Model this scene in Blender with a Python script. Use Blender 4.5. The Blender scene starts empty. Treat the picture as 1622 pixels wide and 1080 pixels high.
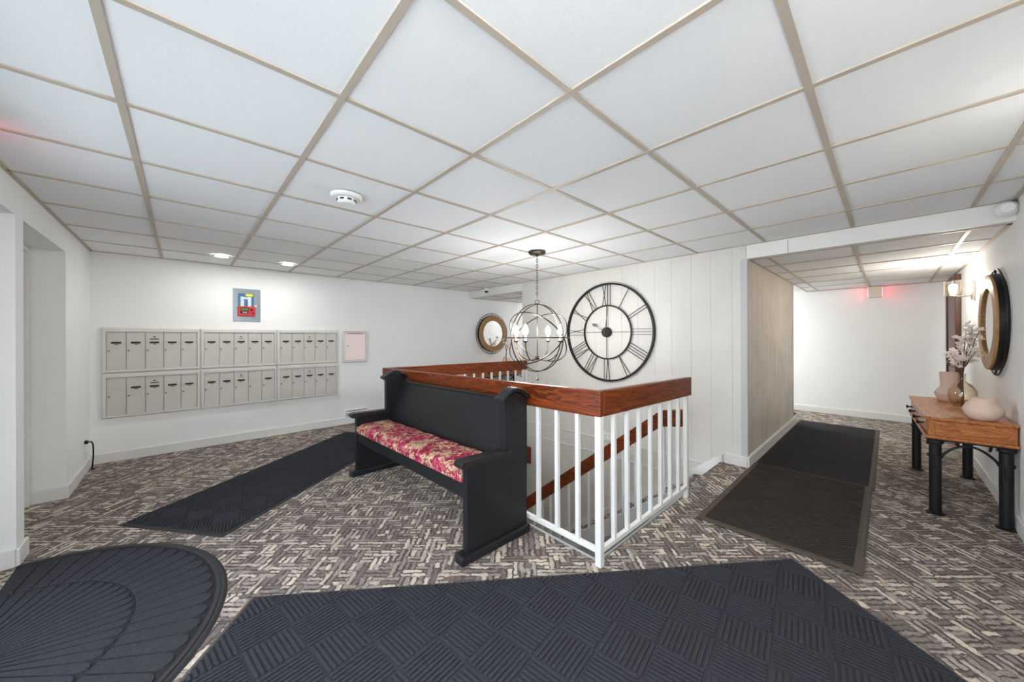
import bpy, bmesh, math, random
from mathutils import Vector, Matrix
random.seed(7)
S = bpy.context.scene
COL = S.collection
PI = math.pi

# ------------------------------------------------------------------ camera, world, light, exposure
F_PX, CY_PX, YAW, ROLL, CAM_H = 557.0, 535.0, 0.8184, -0.0037, 1.288
cam = bpy.data.objects.new('camera', bpy.data.cameras.new('camera'))
COL.objects.link(cam)
cam.data.sensor_fit = 'HORIZONTAL'; cam.data.sensor_width = 36.0
cam.data.lens = F_PX / 1622 * 36.0
cam.data.shift_y = -(540 - CY_PX) / 1622
cam.data.clip_start = 0.02
fw = Vector((math.cos(YAW), math.sin(YAW), 0)); rt = Vector((math.sin(YAW), -math.cos(YAW), 0)); up = Vector((0, 0, 1))
basis = Matrix((rt, up, -fw)).transposed()
cam.matrix_world = Matrix.Translation((0, 0, CAM_H)) @ (basis @ Matrix.Rotation(ROLL, 3, 'Z')).to_4x4()
S.camera = cam

world = bpy.data.worlds.new('daylight'); S.world = world; world.use_nodes = True
bg = world.node_tree.nodes['Background']
bg.inputs['Color'].default_value = (0.84, 0.92, 1.0, 1); bg.inputs['Strength'].default_value = 4.2

S.view_settings.view_transform = 'Standard'; S.view_settings.look = 'None'
S.view_settings.exposure = 0.58; S.view_settings.gamma = 1.0
S.view_settings.use_curve_mapping = False
try:
    S.cycles.use_denoising = True
    S.cycles.max_bounces = 8; S.cycles.diffuse_bounces = 5
    S.cycles.sample_clamp_indirect = 6.0
    S.cycles.caustics_reflective = False; S.cycles.caustics_refractive = False
except Exception:
    pass
DOWN_W = 3.6

# ------------------------------------------------------------------ materials
def lin(c):
    return tuple((x / 255 / 12.92) if x <= 10.3 else ((x / 255 + .055) / 1.055) ** 2.4 for x in c) + (1,)

class NT:
    def __init__(self, name):
        self.m = bpy.data.materials.new(name); self.m.use_nodes = True
        self.t = self.m.node_tree; self.t.nodes.clear()
        self.out = self.n('ShaderNodeOutputMaterial')
        self.b = self.n('ShaderNodeBsdfPrincipled')
        self.l(self.b.outputs[0], self.out.inputs[0])
    def n(self, typ, **kw):
        o = self.t.nodes.new(typ)
        for k, v in kw.items(): setattr(o, k, v)
        return o
    def l(self, a, b): self.t.links.new(a, b)
    def math(self, op, a, b=None, c=None):
        o = self.n('ShaderNodeMath', operation=op)
        for i, v in enumerate((a, b, c)):
            if v is None: continue
            if isinstance(v, (int, float)): o.inputs[i].default_value = v
            else: self.l(v, o.inputs[i])
        return o.outputs[0]
    def coord(self, scale=(1, 1, 1), rot=(0, 0, 0), kind='Object'):
        tc = self.n('ShaderNodeTexCoord'); mp = self.n('ShaderNodeMapping')
        mp.inputs['Scale'].default_value = scale; mp.inputs['Rotation'].default_value = rot
        self.l(tc.outputs[kind], mp.inputs[0]); return mp.outputs[0]
    def noise(self, vec, scale, detail=3, rough=.55, dist=0):
        o = self.n('ShaderNodeTexNoise'); self.l(vec, o.inputs['Vector'])
        o.inputs['Scale'].default_value = scale; o.inputs['Detail'].default_value = detail
        o.inputs['Roughness'].default_value = rough; o.inputs['Distortion'].default_value = dist
        return o.outputs['Fac']
    def ramp(self, fac, stops, interp='LINEAR'):
        o = self.n('ShaderNodeValToRGB'); o.color_ramp.interpolation = interp
        e = o.color_ramp.elements
        while len(e) < len(stops): e.new(.5)
        for k, (p, c) in enumerate(stops): e[k].position = p; e[k].color = c
        self.l(fac, o.inputs[0]); return o.outputs[0]
    def mix(self, fac, a, b, blend='MIX'):
        o = self.n('ShaderNodeMix', data_type='RGBA', blend_type=blend)
        if isinstance(fac, (int, float)): o.inputs[0].default_value = fac
        else: self.l(fac, o.inputs[0])
        for i, v in ((6, a), (7, b)):
            if isinstance(v, tuple): o.inputs[i].default_value = v
            else: self.l(v, o.inputs[i])
        return o.outputs[2]
    def bump(self, h, strength=.3, dist=.01):
        o = self.n('ShaderNodeBump'); o.inputs['Strength'].default_value = strength; o.inputs['Distance'].default_value = dist
        self.l(h, o.inputs['Height']); self.l(o.outputs[0], self.b.inputs['Normal'])
    def set(self, color=None, rough=None, metal=None, spec=None):
        if color is not None:
            if isinstance(color, tuple): self.b.inputs['Base Color'].default_value = color
            else: self.l(color, self.b.inputs['Base Color'])
        if rough is not None: self.b.inputs['Roughness'].default_value = rough
        if metal is not None: self.b.inputs['Metallic'].default_value = metal
        if spec is not None: self.b.inputs['Specular IOR Level'].default_value = spec
        return self

MAT = {}
def paint(key, rgb, rough=.6, vary=.04, scale=3.0, bump=.03, bscale=180, metal=0.0, spec=.4):
    t = NT(key); v = t.coord()
    c = lin(rgb); d = tuple(x * (1 - vary * 3) for x in c[:3]) + (1,)
    t.set(t.ramp(t.noise(v, scale, 4), [(.3, d), (.65, c)]), rough, metal, spec)
    if bump: t.bump(t.noise(v, bscale, 2), bump, .004)
    MAT[key] = t.m
def wood(key, a, b, c, axis, rough=.35, scale=1.0):
    t = NT(key); sc = [9 * scale] * 3; sc[axis] = .9 * scale
    v = t.coord(tuple(sc)); n1 = t.noise(v, 1.6, 5, .6, 1.4)
    sc2 = [60 * scale] * 3; sc2[axis] = 2.2 * scale
    n2 = t.noise(t.coord(tuple(sc2)), 1.5, 3)
    w = t.math('FRACT', t.math('MULTIPLY', n1, 7.0))
    col = t.ramp(w, [(0, lin(a)), (.45, lin(b)), (.9, lin(c)), (1, lin(a))])
    col = t.mix(t.math('MULTIPLY', n2, .55), col, lin(a))
    t.set(col, rough, 0, .32); t.bump(n2, .08, .002); MAT[key] = t.m
def metal(key, rgb, rough=.4, met=1.0):
    t = NT(key); t.set(t.ramp(t.noise(t.coord(), 30, 3), [(.3, tuple(x * .85 for x in lin(rgb)[:3]) + (1,)), (.7, lin(rgb))]), rough, met); MAT[key] = t.m
def emit(key, rgb, strength):
    t = NT(key); t.set((0, 0, 0, 1), .5)
    n = t.noise(t.coord(), 2.0, 1)
    t.l(t.ramp(n, [(0, rgb + (1,)), (1, rgb + (1,))]), t.b.inputs['Emission Color']); t.b.inputs['Emission Strength'].default_value = strength
    MAT[key] = t.m
def glass(key, tint=(1, 1, 1, 1), gloss=.08):
    t = NT(key); t.t.nodes.remove(t.b)
    tr = t.n('ShaderNodeBsdfTransparent'); tr.inputs[0].default_value = tint
    gl = t.n('ShaderNodeBsdfGlossy'); gl.inputs['Roughness'].default_value = .02
    lw = t.n('ShaderNodeLayerWeight'); lw.inputs[0].default_value = .18
    f = t.math('MULTIPLY_ADD', lw.outputs['Fresnel'], .45, gloss)
    mx = t.n('ShaderNodeMixShader'); t.l(f, mx.inputs[0]); t.l(tr.outputs[0], mx.inputs[1]); t.l(gl.outputs[0], mx.inputs[2])
    t.l(mx.outputs[0], t.out.inputs[0]); MAT[key] = t.m

paint('wall', (238, 239, 238), .7, .015, 1.2, .05, 140)
paint('trim_white', (226, 226, 223), .42, .015, 2, 0)
paint('trim_grey', (196, 197, 196), .5, .02, 2, 0)
paint('stair_grey', (168, 171, 173), .5, .03, 2, 0)
paint('plank_white', (219, 216, 210), .5, .03, 1.5, .03, 60)
paint('plank_beige', (214, 205, 193), .5, .06, 2.5, .05, 60)
paint('runner_tan', (190, 178, 163), .5, .03, 4, 0)
paint('header', (234, 232, 229), .55, .01, 1, 0)
paint('mail_frame', (214, 212, 208), .38, .02, 4, 0)
paint('mail_door', (200, 197, 191), .36, .025, 3, 0)
paint('label_black', (24, 24, 26), .5, .0, 3, 0)
paint('label_grey', (118, 116, 114), .5, .0, 3, 0)
paint('label_faint', (184, 181, 175), .5, .0, 3, 0)
paint('pink_door', (250, 232, 226), .4, .02, 3, 0)
paint('bench_paint', (23, 24, 28), .42, .09, 6, .08, 40, spec=.45)
paint('bench_worn', (40, 37, 36), .4, .2, 30, .1, 60)
paint('iron', (30, 30, 32), .45, .1, 30, .15, 120, metal=.3)
paint('clock_iron', (44, 40, 38), .5, .1, 30, .1, 120, metal=.4)
paint('mat_rubber', (46, 46, 48), .75, .04, 8, .1, 200)
paint('mat_rubber_brown', (78, 70, 64), .8, .04, 8, .1, 200)
paint('vase_pink', (222, 196, 180), .75, .02, 8, .08, 220)
paint('plastic_white', (236, 236, 234), .4, .01, 2, 0)
paint('plastic_cream', (225, 218, 200), .5, .02, 2, 0)
paint('plastic_black', (20, 20, 22), .3, .0, 2, 0)
paint('panel_red', (196, 52, 58), .35, .03, 6, 0)
paint('panel_blue', (74, 112, 150), .3, .05, 30, 0)
paint('panel_paper', (205, 225, 235), .6, .08, 60, 0)
paint('panel_yellow', (232, 226, 60), .5, .02, 6, 0)
paint('panel_screen', (96, 120, 62), .3, .05, 10, 0)
paint('blossom', (248, 242, 240), .8, .03, 60, 0)
paint('twig', (92, 70, 54), .8, .1, 60, .2, 200)
paint('jute', (168, 134, 92), .85, .12, 90, .4, 260)
paint('candle', (235, 228, 214), .5, .01, 4, 0)
metal('steel', (150, 160, 168), .28)
metal('lock_steel', (130, 128, 124), .35)
metal('nickel', (150, 142, 130), .3)
metal('chandelier_metal', (88, 78, 70), .38)
metal('mirror', (238, 240, 240), .015)
wood('rail_wood_x', (72, 27, 8), (124, 54, 16), (150, 74, 27), 0, .3)
wood('rail_wood_y', (72, 27, 8), (124, 54, 16), (150, 74, 27), 1, .3)
wood('table_wood', (132, 70, 30), (188, 116, 60), (208, 142, 86), 0, .32, 1.2)
wood('table_wood_y', (132, 70, 30), (188, 116, 60), (208, 142, 86), 1, .32, 1.2)
wood('door_wood', (52, 28, 14), (84, 48, 24), (104, 62, 34), 2, .35)
wood('mirror_wood', (140, 102, 62), (178, 138, 92), (196, 158, 112), 2, .5, 2)
emit('bulb_glow', (1.0, .99, .97), 168.0)
emit('fill_sconce_glow', (1.0, .95, .88), 60.0)
emit('hall_sconce_glow', (1.0, .98, .95), 520.0)
emit('downlight_glow', (1.0, .95, .86), 14.0)
emit('exit_glow', (1.0, .10, .16), 5.0)
emit('corridor_fill_glow', (.98, 1.0, 1.0), 190.0)
emit('entry_fill_glow', (1.0, .99, .98), 125.0)
emit('passage_fill_glow', (1.0, .98, .96), 42.0)
glass('pane_glass', (.96, .98, 1, 1), .04)
glass('vase_glass', (.97, .93, .86, 1), .05)
glass('shade_glass', (1.0, .96, .9, 1), .16)

def petal_mat():
    t = NT('blossom'); c = t.ramp(t.noise(t.coord(), 60, 2), [(.3, lin((250, 240, 234))), (.7, lin((252, 249, 246)))])
    t.t.nodes.remove(t.b); d = t.n('ShaderNodeBsdfDiffuse'); e = t.n('ShaderNodeBsdfTranslucent'); mx = t.n('ShaderNodeMixShader'); mx.inputs[0].default_value = .45
    t.l(c, d.inputs[0]); t.l(c, e.inputs[0]); t.l(d.outputs[0], mx.inputs[1]); t.l(e.outputs[0], mx.inputs[2]); t.l(mx.outputs[0], t.out.inputs[0]); MAT['blossom'] = t.m
petal_mat()
def tile_mat():
    t = NT('ceiling_tile'); v = t.coord(); n = t.noise(v, 150, 3, .7); b = t.noise(v, 1.3, 2)
    t.set(t.mix(t.math('MULTIPLY', b, .35), lin((238, 240, 241)), lin((231, 233, 234))), .8, 0, .3)
    t.bump(n, .22, .004); MAT['tile'] = t.m
tile_mat()

def carpet_mat():
    t = NT('carpet'); tc = t.n('ShaderNodeTexCoord'); sx = t.n('ShaderNodeSeparateXYZ')
    mp = t.n('ShaderNodeMapping'); mp.inputs['Rotation'].default_value = (0, 0, -YAW + PI / 2)
    wob = t.n('ShaderNodeTexNoise'); wob.inputs['Scale'].default_value = 34; wob.inputs['Detail'].default_value = 3
    t.l(tc.outputs['Object'], wob.inputs['Vector'])
    vm = t.n('ShaderNodeVectorMath', operation='MULTIPLY_ADD'); vm.inputs[1].default_value = (.030, .030, 0)
    t.l(wob.outputs['Color'], vm.inputs[0]); t.l(tc.outputs['Object'], vm.inputs[2])
    t.l(vm.outputs[0], mp.inputs[0]); t.l(mp.outputs[0], sx.inputs[0])
    X, Y = sx.outputs[0], sx.outputs[1]
    fine = t.noise(tc.outputs['Object'], 90, 3, .65)
    def sstep(v, lo, hi):
        o = t.n('ShaderNodeMapRange', interpolation_type='SMOOTHSTEP')
        o.inputs['From Min'].default_value = lo; o.inputs['From Max'].default_value = hi; t.l(v, o.inputs['Value']); return o.outputs[0]
    def strokes(a, b, pitch, length):
        row = t.math('FLOOR', t.math('DIVIDE', b, pitch))
        wn = t.n('ShaderNodeTexWhiteNoise', noise_dimensions='1D'); t.l(row, wn.inputs['W'])
        pos = t.math('ADD', t.math('DIVIDE', a, length), t.math('MULTIPLY', wn.outputs['Value'], 5.0))
        seg = t.math('FLOOR', pos)
        cmb = t.n('ShaderNodeCombineXYZ'); t.l(row, cmb.inputs[0]); t.l(seg, cmb.inputs[1])
        w2 = t.n('ShaderNodeTexWhiteNoise', noise_dimensions='2D'); t.l(cmb.outputs[0], w2.inputs['Vector'])
        fb = t.math('ABSOLUTE', t.math('SUBTRACT', t.math('FRACT', t.math('DIVIDE', b, pitch)), .5))
        fa = t.math('ABSOLUTE', t.math('SUBTRACT', t.math('FRACT', pos), .5))
        nb_ = t.math('ADD', fb, t.math('MULTIPLY', t.math('SUBTRACT', fine, .5), .22))
        sc_ = t.math('MULTIPLY_ADD', t.math('FRACT', t.math('MULTIPLY', w2.outputs['Value'], 7.31)), .16, -.06)
        ib = sstep(t.math('ADD', nb_, sc_), .40, .26)
        ia = t.math('MAXIMUM', sstep(fa, .50, .40), t.math('MULTIPLY', t.math('GREATER_THAN', t.math('FRACT', t.math('MULTIPLY', w2.outputs['Value'], 3.77)), .45), .8))
        return t.math('MULTIPLY', ib, ia), w2.outputs['Value']
    h, hv = strokes(X, Y, .030, .105)
    v, vv = strokes(Y, X, .034, .120)
    cm = t.n('ShaderNodeCombineXYZ')
    t.l(t.math('FLOOR', t.math('DIVIDE', X, .068)), cm.inputs[0]); t.l(t.math('FLOOR', t.math('DIVIDE', Y, .060)), cm.inputs[1])
    wc = t.n('ShaderNodeTexWhiteNoise', noise_dimensions='2D'); t.l(cm.outputs[0], wc.inputs['Vector'])
    sel = t.math('GREATER_THAN', wc.outputs['Value'], .48)
    m = t.n('ShaderNodeMix', data_type='FLOAT'); t.l(sel, m.inputs[0]); t.l(h, m.inputs[2]); t.l(v, m.inputs[3])
    mv = t.n('ShaderNodeMix', data_type='FLOAT'); t.l(sel, mv.inputs[0]); t.l(hv, mv.inputs[2]); t.l(vv, mv.inputs[3])
    fib = t.noise(tc.outputs['Object'], 480, 2, .7)
    brk = sstep(t.noise(tc.outputs['Object'], 17, 2, .6), .50, .66)
    mm = t.math('MAXIMUM', m.outputs[0], t.math('MULTIPLY', brk, .75))
    tone = t.math('ADD', mv.outputs[0], t.math('MULTIPLY', t.math('SUBTRACT', fine, .5), 1.1))
    light = t.ramp(tone, [(0, lin((110, 101, 97))), (.4, lin((147, 137, 130))), (.72, lin((185, 173, 161))), (1, lin((218, 205, 187)))])
    dark = lin((84, 76, 75))
    col = t.mix(mm, dark, light)
    col = t.mix(t.math('MULTIPLY', fib, .45), col, t.mix(.5, col, dark))
    t.set(col, .95, 0, .12)
    t.bump(t.math('ADD', t.math('MULTIPLY', m.outputs[0], .6), fib), .35, .004)
    MAT['carpet'] = t.m
carpet_mat()

def mat_fibre(key, rgb):
    t = NT(key); v = t.coord(); n = t.noise(v, 260, 2, .8); n2 = t.noise(v, 2.2, 3)
    c = lin(rgb); lo = tuple(x * .55 for x in c[:3]) + (1,); hi = tuple(x * 1.9 for x in c[:3]) + (1,)
    col = t.ramp(n, [(.3, lo), (.55, c), (.75, hi)])
    col = t.mix(t.math('MULTIPLY', n2, .4), col, t.mix(.5, col, lin((64, 56, 50))))
    t.set(col, .95, 0, .1); t.bump(n, .6, .004); MAT[key] = t.m
mat_fibre('fibre_grey', (56, 59, 66))
mat_fibre('fibre_black', (46, 47, 50))
mat_fibre('fibre_brown', (66, 58, 55))

def cushion_mat():
    t = NT('floral'); v = t.coord((1, 1, 1))
    big = t.noise(v, 9, 4, .6, 1.2); mid = t.noise(v, 24, 4, .65, 1.5); fine = t.noise(v, 60, 3, .6)
    red = t.ramp(mid, [(.35, lin((98, 24, 42))), (.5, lin((160, 42, 72))), (.62, lin((188, 92, 112)))])
    cream = t.ramp(fine, [(.35, lin((128, 98, 70))), (.52, lin((196, 166, 134))), (.7, lin((224, 204, 180)))])
    k = t.ramp(t.math('ADD', t.math('MULTIPLY', big, .55), t.math('MULTIPLY', mid, .45)), [(.495, (0, 0, 0, 1)), (.54, (1, 1, 1, 1))])
    t.set(t.mix(k, red, cream), .85, 0, .2); t.bump(fine, .2, .003); MAT['floral'] = t.m
cushion_mat()

# ------------------------------------------------------------------ mesh helpers
WL = {}
class MB:
    def __init__(s): s.v = []; s.f = []
    def add(s, vs, fs):
        k = len(s.v); s.v += [tuple(x) for x in vs]; s.f += [tuple(i + k for i in f) for f in fs]; return s
    def box(s, x0, x1, y0, y1, z0, z1):
        return s.add([(x, y, z) for z in (z0, z1) for y in (y0, y1) for x in (x0, x1)],
                     [(0, 2, 3, 1), (4, 5, 7, 6), (0, 1, 5, 4), (2, 6, 7, 3), (0, 4, 6, 2), (1, 3, 7, 5)])
    def bar(s, p0, p1, w, h, upv=(0, 0, 1)):
        p0, p1 = Vector(p0), Vector(p1); d = (p1 - p0).normalized(); u = Vector(upv)
        a = d.cross(u).normalized(); b = a.cross(d).normalized()
        vs = [p + a * (sa * w / 2) + b * (sb * h / 2) for p in (p0, p1) for sb in (-1, 1) for sa in (-1, 1)]
        return s.add(vs, [(0, 1, 3, 2), (4, 6, 7, 5), (0, 4, 5, 1), (2, 3, 7, 6), (0, 2, 6, 4), (1, 5, 7, 3)])
    def hexa(s, lo, hi):   # two quads of 4 points, wound alike
        return s.add(list(lo) + list(hi), [(3, 2, 1, 0), (4, 5, 6, 7), (0, 1, 5, 4), (1, 2, 6, 5), (2, 3, 7, 6), (3, 0, 4, 7)])
    def tube(s, pts, r, n=8, closed=False):
        P = [Vector(p) for p in pts]; m = len(P); rr = r if isinstance(r, (list, tuple)) else [r] * m
        tan = []
        for i in range(m):
            a = P[(i - 1) % m] if (closed or i > 0) else P[i]; b = P[(i + 1) % m] if (closed or i < m - 1) else P[i]
            tan.append((b - a).normalized())
        ref = Vector((0, 0, 1)) if abs(tan[0].z) < .9 else Vector((1, 0, 0))
        nrm = tan[0].cross(ref).normalized(); vs = []
        for i in range(m):
            nrm = (nrm - tan[i] * nrm.dot(tan[i]))
            nrm = nrm.normalized() if nrm.length > 1e-6 else tan[i].orthogonal().normalized()
            bi = tan[i].cross(nrm)
            vs += [P[i] + (nrm * math.cos(2 * PI * k / n) + bi * math.sin(2 * PI * k / n)) * rr[i] for k in range(n)]
        fs = []
        for i in range(m if closed else m - 1):
            j = (i + 1) % m
            fs += [(i * n + k, i * n + (k + 1) % n, j * n + (k + 1) % n, j * n + k) for k in range(n)]
        if not closed: fs += [tuple(range(n - 1, -1, -1)), tuple(range((m - 1) * n, m * n))]
        return s.add(vs, fs)
    def cyl(s, p0, p1, r, n=16, r1=None):
        return s.tube([p0, p1], [r, r if r1 is None else r1], n)
    def lathe(s, prof, c, n=28, axis='z', close=False):
        vs = []
        for r, h in prof:
            for k in range(n):
                a = 2 * PI * k / n; u, w = r * math.cos(a), r * math.sin(a)
                vs.append({'z': (c[0] + u, c[1] + w, c[2] + h), 'x': (c[0] + h, c[1] + u, c[2] + w), 'y': (c[0] + w, c[1] + h, c[2] + u)}[axis])
        m = len(prof); fs = []
        for i in range(m if close else m - 1):
            j = (i + 1) % m
            fs += [(i * n + k, i * n + (k + 1) % n, j * n + (k + 1) % n, j * n + k) for k in range(n)]
        if not close:
            if prof[0][0] > 1e-5: fs.append(tuple(range(n - 1, -1, -1)))
            if prof[-1][0] > 1e-5: fs.append(tuple(range((m - 1) * n, m * n)))
        return s.add(vs, fs)
    def prism(s, poly, lo, hi, plane='xy'):
        f = {'xy': lambda a, b, h: (a, b, h), 'xz': lambda a, b, h: (a, h, b), 'yz': lambda a, b, h: (h, a, b)}[plane]
        n = len(poly); vs = [f(a, b, lo) for a, b in poly] + [f(a, b, hi) for a, b in poly]
        return s.add(vs, [tuple(range(n - 1, -1, -1)), tuple(range(n, 2 * n))] + [(i, (i + 1) % n, n + (i + 1) % n, n + i) for i in range(n)])
    def mesh(s, name, off=(0, 0, 0), smooth=None):
        me = bpy.data.meshes.new(name)
        me.from_pydata([(x - off[0], y - off[1], z - off[2]) for x, y, z in s.v], [], s.f)
        bm = bmesh.new(); bm.from_mesh(me)
        bmesh.ops.remove_doubles(bm, verts=bm.verts, dist=1e-6)
        bmesh.ops.recalc_face_normals(bm, faces=bm.faces); bm.to_mesh(me); bm.free()
        if smooth:
            me.polygons.foreach_set('use_smooth', [True] * len(me.polygons)); me.set_sharp_from_angle(angle=math.radians(smooth))
        me.update(); return me
    def build(s, name, mat, parent=None, smooth=None, bevel=None, seg=2):
        off = WL.get(parent.name, (0, 0, 0)) if parent else (0, 0, 0)
        me = s.mesh(name, off, smooth); me.materials.append(MAT[mat])
        o = bpy.data.objects.new(name, me); COL.objects.link(o)
        if parent: o.parent = parent; WL[o.name] = off
        if bevel:
            md = o.modifiers.new('bevel', 'BEVEL'); md.width = bevel; md.segments = seg; md.limit_method = 'ANGLE'; md.angle_limit = math.radians(40)
            md.harden_normals = False
        return o

def tag(o, label=None, cat=None, group=None, kind=None):
    if label: o['label'] = label
    if cat: o['category'] = cat
    if group: o['group'] = group
    if kind: o['kind'] = kind
    return o
def thing(name, loc, label, cat, group=None, rz=0.0, local=False):
    o = bpy.data.objects.new(name, None); COL.objects.link(o); o.location = loc; o.rotation_euler = (0, 0, rz)
    o.empty_display_size = .05
    WL[o.name] = (0, 0, 0) if local else tuple(loc)
    return tag(o, label, cat, group)
def struct(name, mb, mat, label=None, **kw):
    return tag(mb.build(name, mat, **kw), label, None, None, 'structure')
def put(me, name, parent, loc, rz=0.0):
    o = bpy.data.objects.new(name, me); COL.objects.link(o); o.parent = parent; o.location = loc; o.rotation_euler = (0, 0, rz); return o
def copy_tree(o, parent=None):
    c = o.copy(); COL.objects.link(c); c.parent = parent
    for ch in list(o.children): copy_tree(ch, c)
    return c

# ------------------------------------------------------------------ room dimensions
XL, YM, XC, YH, YR, XE = -.694, 5.57, 4.07, .955, -.59, 7.88
C, CH = 2.193, 2.06           # main ceiling, lower hall ceiling
WT = .30                      # left wall thickness
YP = 4.10                     # end of the panelled wall, start of the passage
NX, NY = 1.714, 1.114         # newel post of the railing
SX = 3.05                     # open side of the stair flight
Y0S, RISE, RUN, NSTEP = 1.16, .19, .25, 11
XHW = 6.62                    # end of beige hall wall

# floor with the stair opening
fl = MB()
fl.box(XL - WT, NX + .02, YR, YM, -.12, 0)
fl.box(NX + .02, SX + .0, YR, NY + .02, -.12, 0)
fl.box(SX, XC, YR, Y0S, -.12, 0)
fl.box(NX + .02, XC, 4.02, YM, -.12, 0)
fl.box(XC, XE, YR, YH + .1, -.12, 0)
fl.box(XHW, XE, YH + .1, 4.6, -.12, 0)
fl.box(XC, 7.2, YP, YM, -.12, 0)
struct('floor', fl, 'carpet', 'patterned grey-brown carpet floor')

# walls
wl = MB()
wl.box(XL - WT, XL, 4.56, YM + .1, -.0, C + .1)
wl.box(XL - WT, XL, 3.385, 3.525, 0, 2.0)
wl.box(XL - WT, XL, -.1, 4.56, 2.0, C + .1)
wl.box(XL - WT, XL, YR - .1, -.1, 0, C + .1)
struct('wall_left', wl, 'wall', 'white wall with entrance recess and door niche')
struct('wall_back', MB().box(XL - WT, 7.2, YM, YM + .1, 0, C + .1), 'wall', 'white wall holding the mailboxes')
struct('wall_right', MB().box(XL - WT, XE + .1, YR - .1, YR, 0, C + .1), 'wall', 'white wall behind the console table')
we = MB().box(XE, XE + .1, YR, 4.7, 0, CH + .1).box(XHW, XE, 4.6, 4.7, 0, CH + .1)
we.box(XHW - .1, XHW, YH + .1, 4.7, 0, CH + .1)
struct('wall_end', we, 'wall', 'plain white wall at the end of the hall')
struct('wall_passage', MB().box(7.2, 7.3, YP, YM, 0, CH + .1).box(XC + .012, 7.2, YP - .1, YP, 0, CH), 'wall', 'white wall of the passage beyond the railing')
# panelled wall (clock wall): backing + boards
pw = MB().box(XC + .014, XC + .12, YH + .014, YP - .1, -2.6, C + .05)
wall_c = struct('wall_center', pw, 'plank_white', 'off-white wall of vertical grooved boards behind the clock')
ys = [YH + .0, 1.076, 1.275, 1.47, 1.682, 1.88, 2.09, 2.306, 2.50, 2.70, 2.91, 3.12, 3.31, 3.52, 3.73, 3.92, YP]
for a, b in zip(ys[:-1], ys[1:]):
    g = .0001; c = .0026; zt = C
    zb = -2.6 if b > 1.2 else -1.0
    p = [(a + g, XC + .016), (b - g, XC + .016), (b - g, XC + c), (b - g - c, XC), (a + g + c, XC), (a + g, XC + c)]
    m = MB(); m.add([(x, y, z) for z in (zb, zt) for y, x in p], [tuple(range(5, -1, -1)), tuple(range(6, 12))] + [(i, (i + 1) % 6, 6 + (i + 1) % 6, 6 + i) for i in range(6)])
    m.build('board', 'plank_white', wall_c)
MB().box(XC + .012, XC + .12, YP - .1, YP + .012, -.0, C).build('end_board', 'trim_white', wall_c, bevel=.004)
# beige hall wall boards (facing the hall)
wall_h = struct('wall_hall', MB().box(XC + .014, XHW - .014, YH + .014, YH + .1, 0, CH), 'plank_beige', 'beige grooved board wall along the hall')
nb = 12; w = (XHW - XC) / nb
for i in range(nb):
    a, b = XC + i * w + .0006, XC + (i + 1) * w - .0006
    MB().prism([(a, YH + .016), (b, YH + .016), (b, YH + .004), (b - .004, YH), (a + .004, YH), (a, YH + .004)], 0, CH, 'xy').build('board', 'plank_beige', wall_h)
MB().box(XHW - .014, XHW + .002, YH, YH + .1, 0, CH).build('end_board', 'trim_grey', wall_h)
# corner trim between the two board walls
struct('trim_1', MB().box(XC - .012, XC + .05, YH - .012, YH + .045, 0, CH), 'trim_grey', 'corner trim strip where the hall begins', bevel=.003)

# headers where the ceiling drops
hd = struct('trim_2', MB().box(XC + .02, XC + .1, YR, YH, CH + .005, C + .02), 'header', 'white header over the hall opening')
MB().box(XC, XC + .02, .628, YH - .002, CH, C).build('fascia_board', 'header', hd, bevel=.001)
MB().box(XC, XC + .02, YR, .624, CH, C).build('fascia_board', 'header', hd, bevel=.001)
struct('trim_3', MB().box(XC, XC + .1, YP, YM, CH, C + .02), 'header', 'white header over the passage beyond the railing')

# ceiling: grid of separate tiles
GX = [-.17 + .61 * i for i in range(8)]; GY = [.797 + .603 * j for j in range(-2, 8)]
def ceiling_zone(name, x0, x1, y0, y1, z, gx, gy, label):
    root = struct(name, MB().box(x0, x1, y0, y1, z + .03, z + .06), 'trim_grey', label)
    xs = [x0] + [g for g in gx if x0 + .05 < g < x1 - .05] + [x1]; yy = [y0] + [g for g in gy if y0 + .05 < g < y1 - .05] + [y1]
    cache = {}
    for a, b in zip(xs[:-1], xs[1:]):
        for c, d in zip(yy[:-1], yy[1:]):
            key = (round(b - a, 3), round(d - c, 3))
            if key not in cache:
                hw, hh = (b - a) / 2 - .004, (d - c) / 2 - .004
                me = MB().box(-hw, hw, -hh, hh, 0, .014).mesh('tile'); me.materials.append(MAT['tile']); cache[key] = me
            o = put(cache[key], 'tile', root, ((a + b) / 2, (c + d) / 2, z + .004 + random.uniform(0, .0015)))
    for g in xs[1:-1]: MB().box(g - .012, g + .012, y0, y1, z - .002, z + .006).box(g - .002, g + .002, y0, y1, z, z + .03).build('main_runner', 'runner_tan', root)
    for g in yy[1:-1]:
        for a, b in zip(xs[:-1], xs[1:]):
            MB().box(a + .012, b - .012, g - .012, g + .012, z - .001, z + .005).build('cross_runner', 'runner_tan', root)
    e = .022
    MB().box(x0, x0 + e, y0, y1, z - .001, z + .003).build('edge_angle', 'runner_tan', root)
    MB().box(x1 - e, x1, y0, y1, z - .001, z + .003).build('edge_angle', 'runner_tan', root)
    MB().box(x0, x1, y0, y0 + e, z - .001, z + .003).build('edge_angle', 'runner_tan', root)
    MB().box(x0, x1, y1 - e, y1, z - .001, z + .003).build('edge_angle', 'runner_tan', root)
    return root
ceiling_zone('ceiling', XL, XC, YR, YM, C, GX, GY, 'suspended ceiling of white tiles in a tan grid')
GX2 = [4.70 + .61 * i for i in range(6)]
ceiling_zone('ceiling', XC + .1, XE, YR, YH, CH, GX2, GY, 'lower tile ceiling over the hall')
struct('ceiling', MB().box(XHW, XE, YH, 4.6, CH + .03, CH + .06), 'tile', 'lower ceiling over the side corridor')
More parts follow.
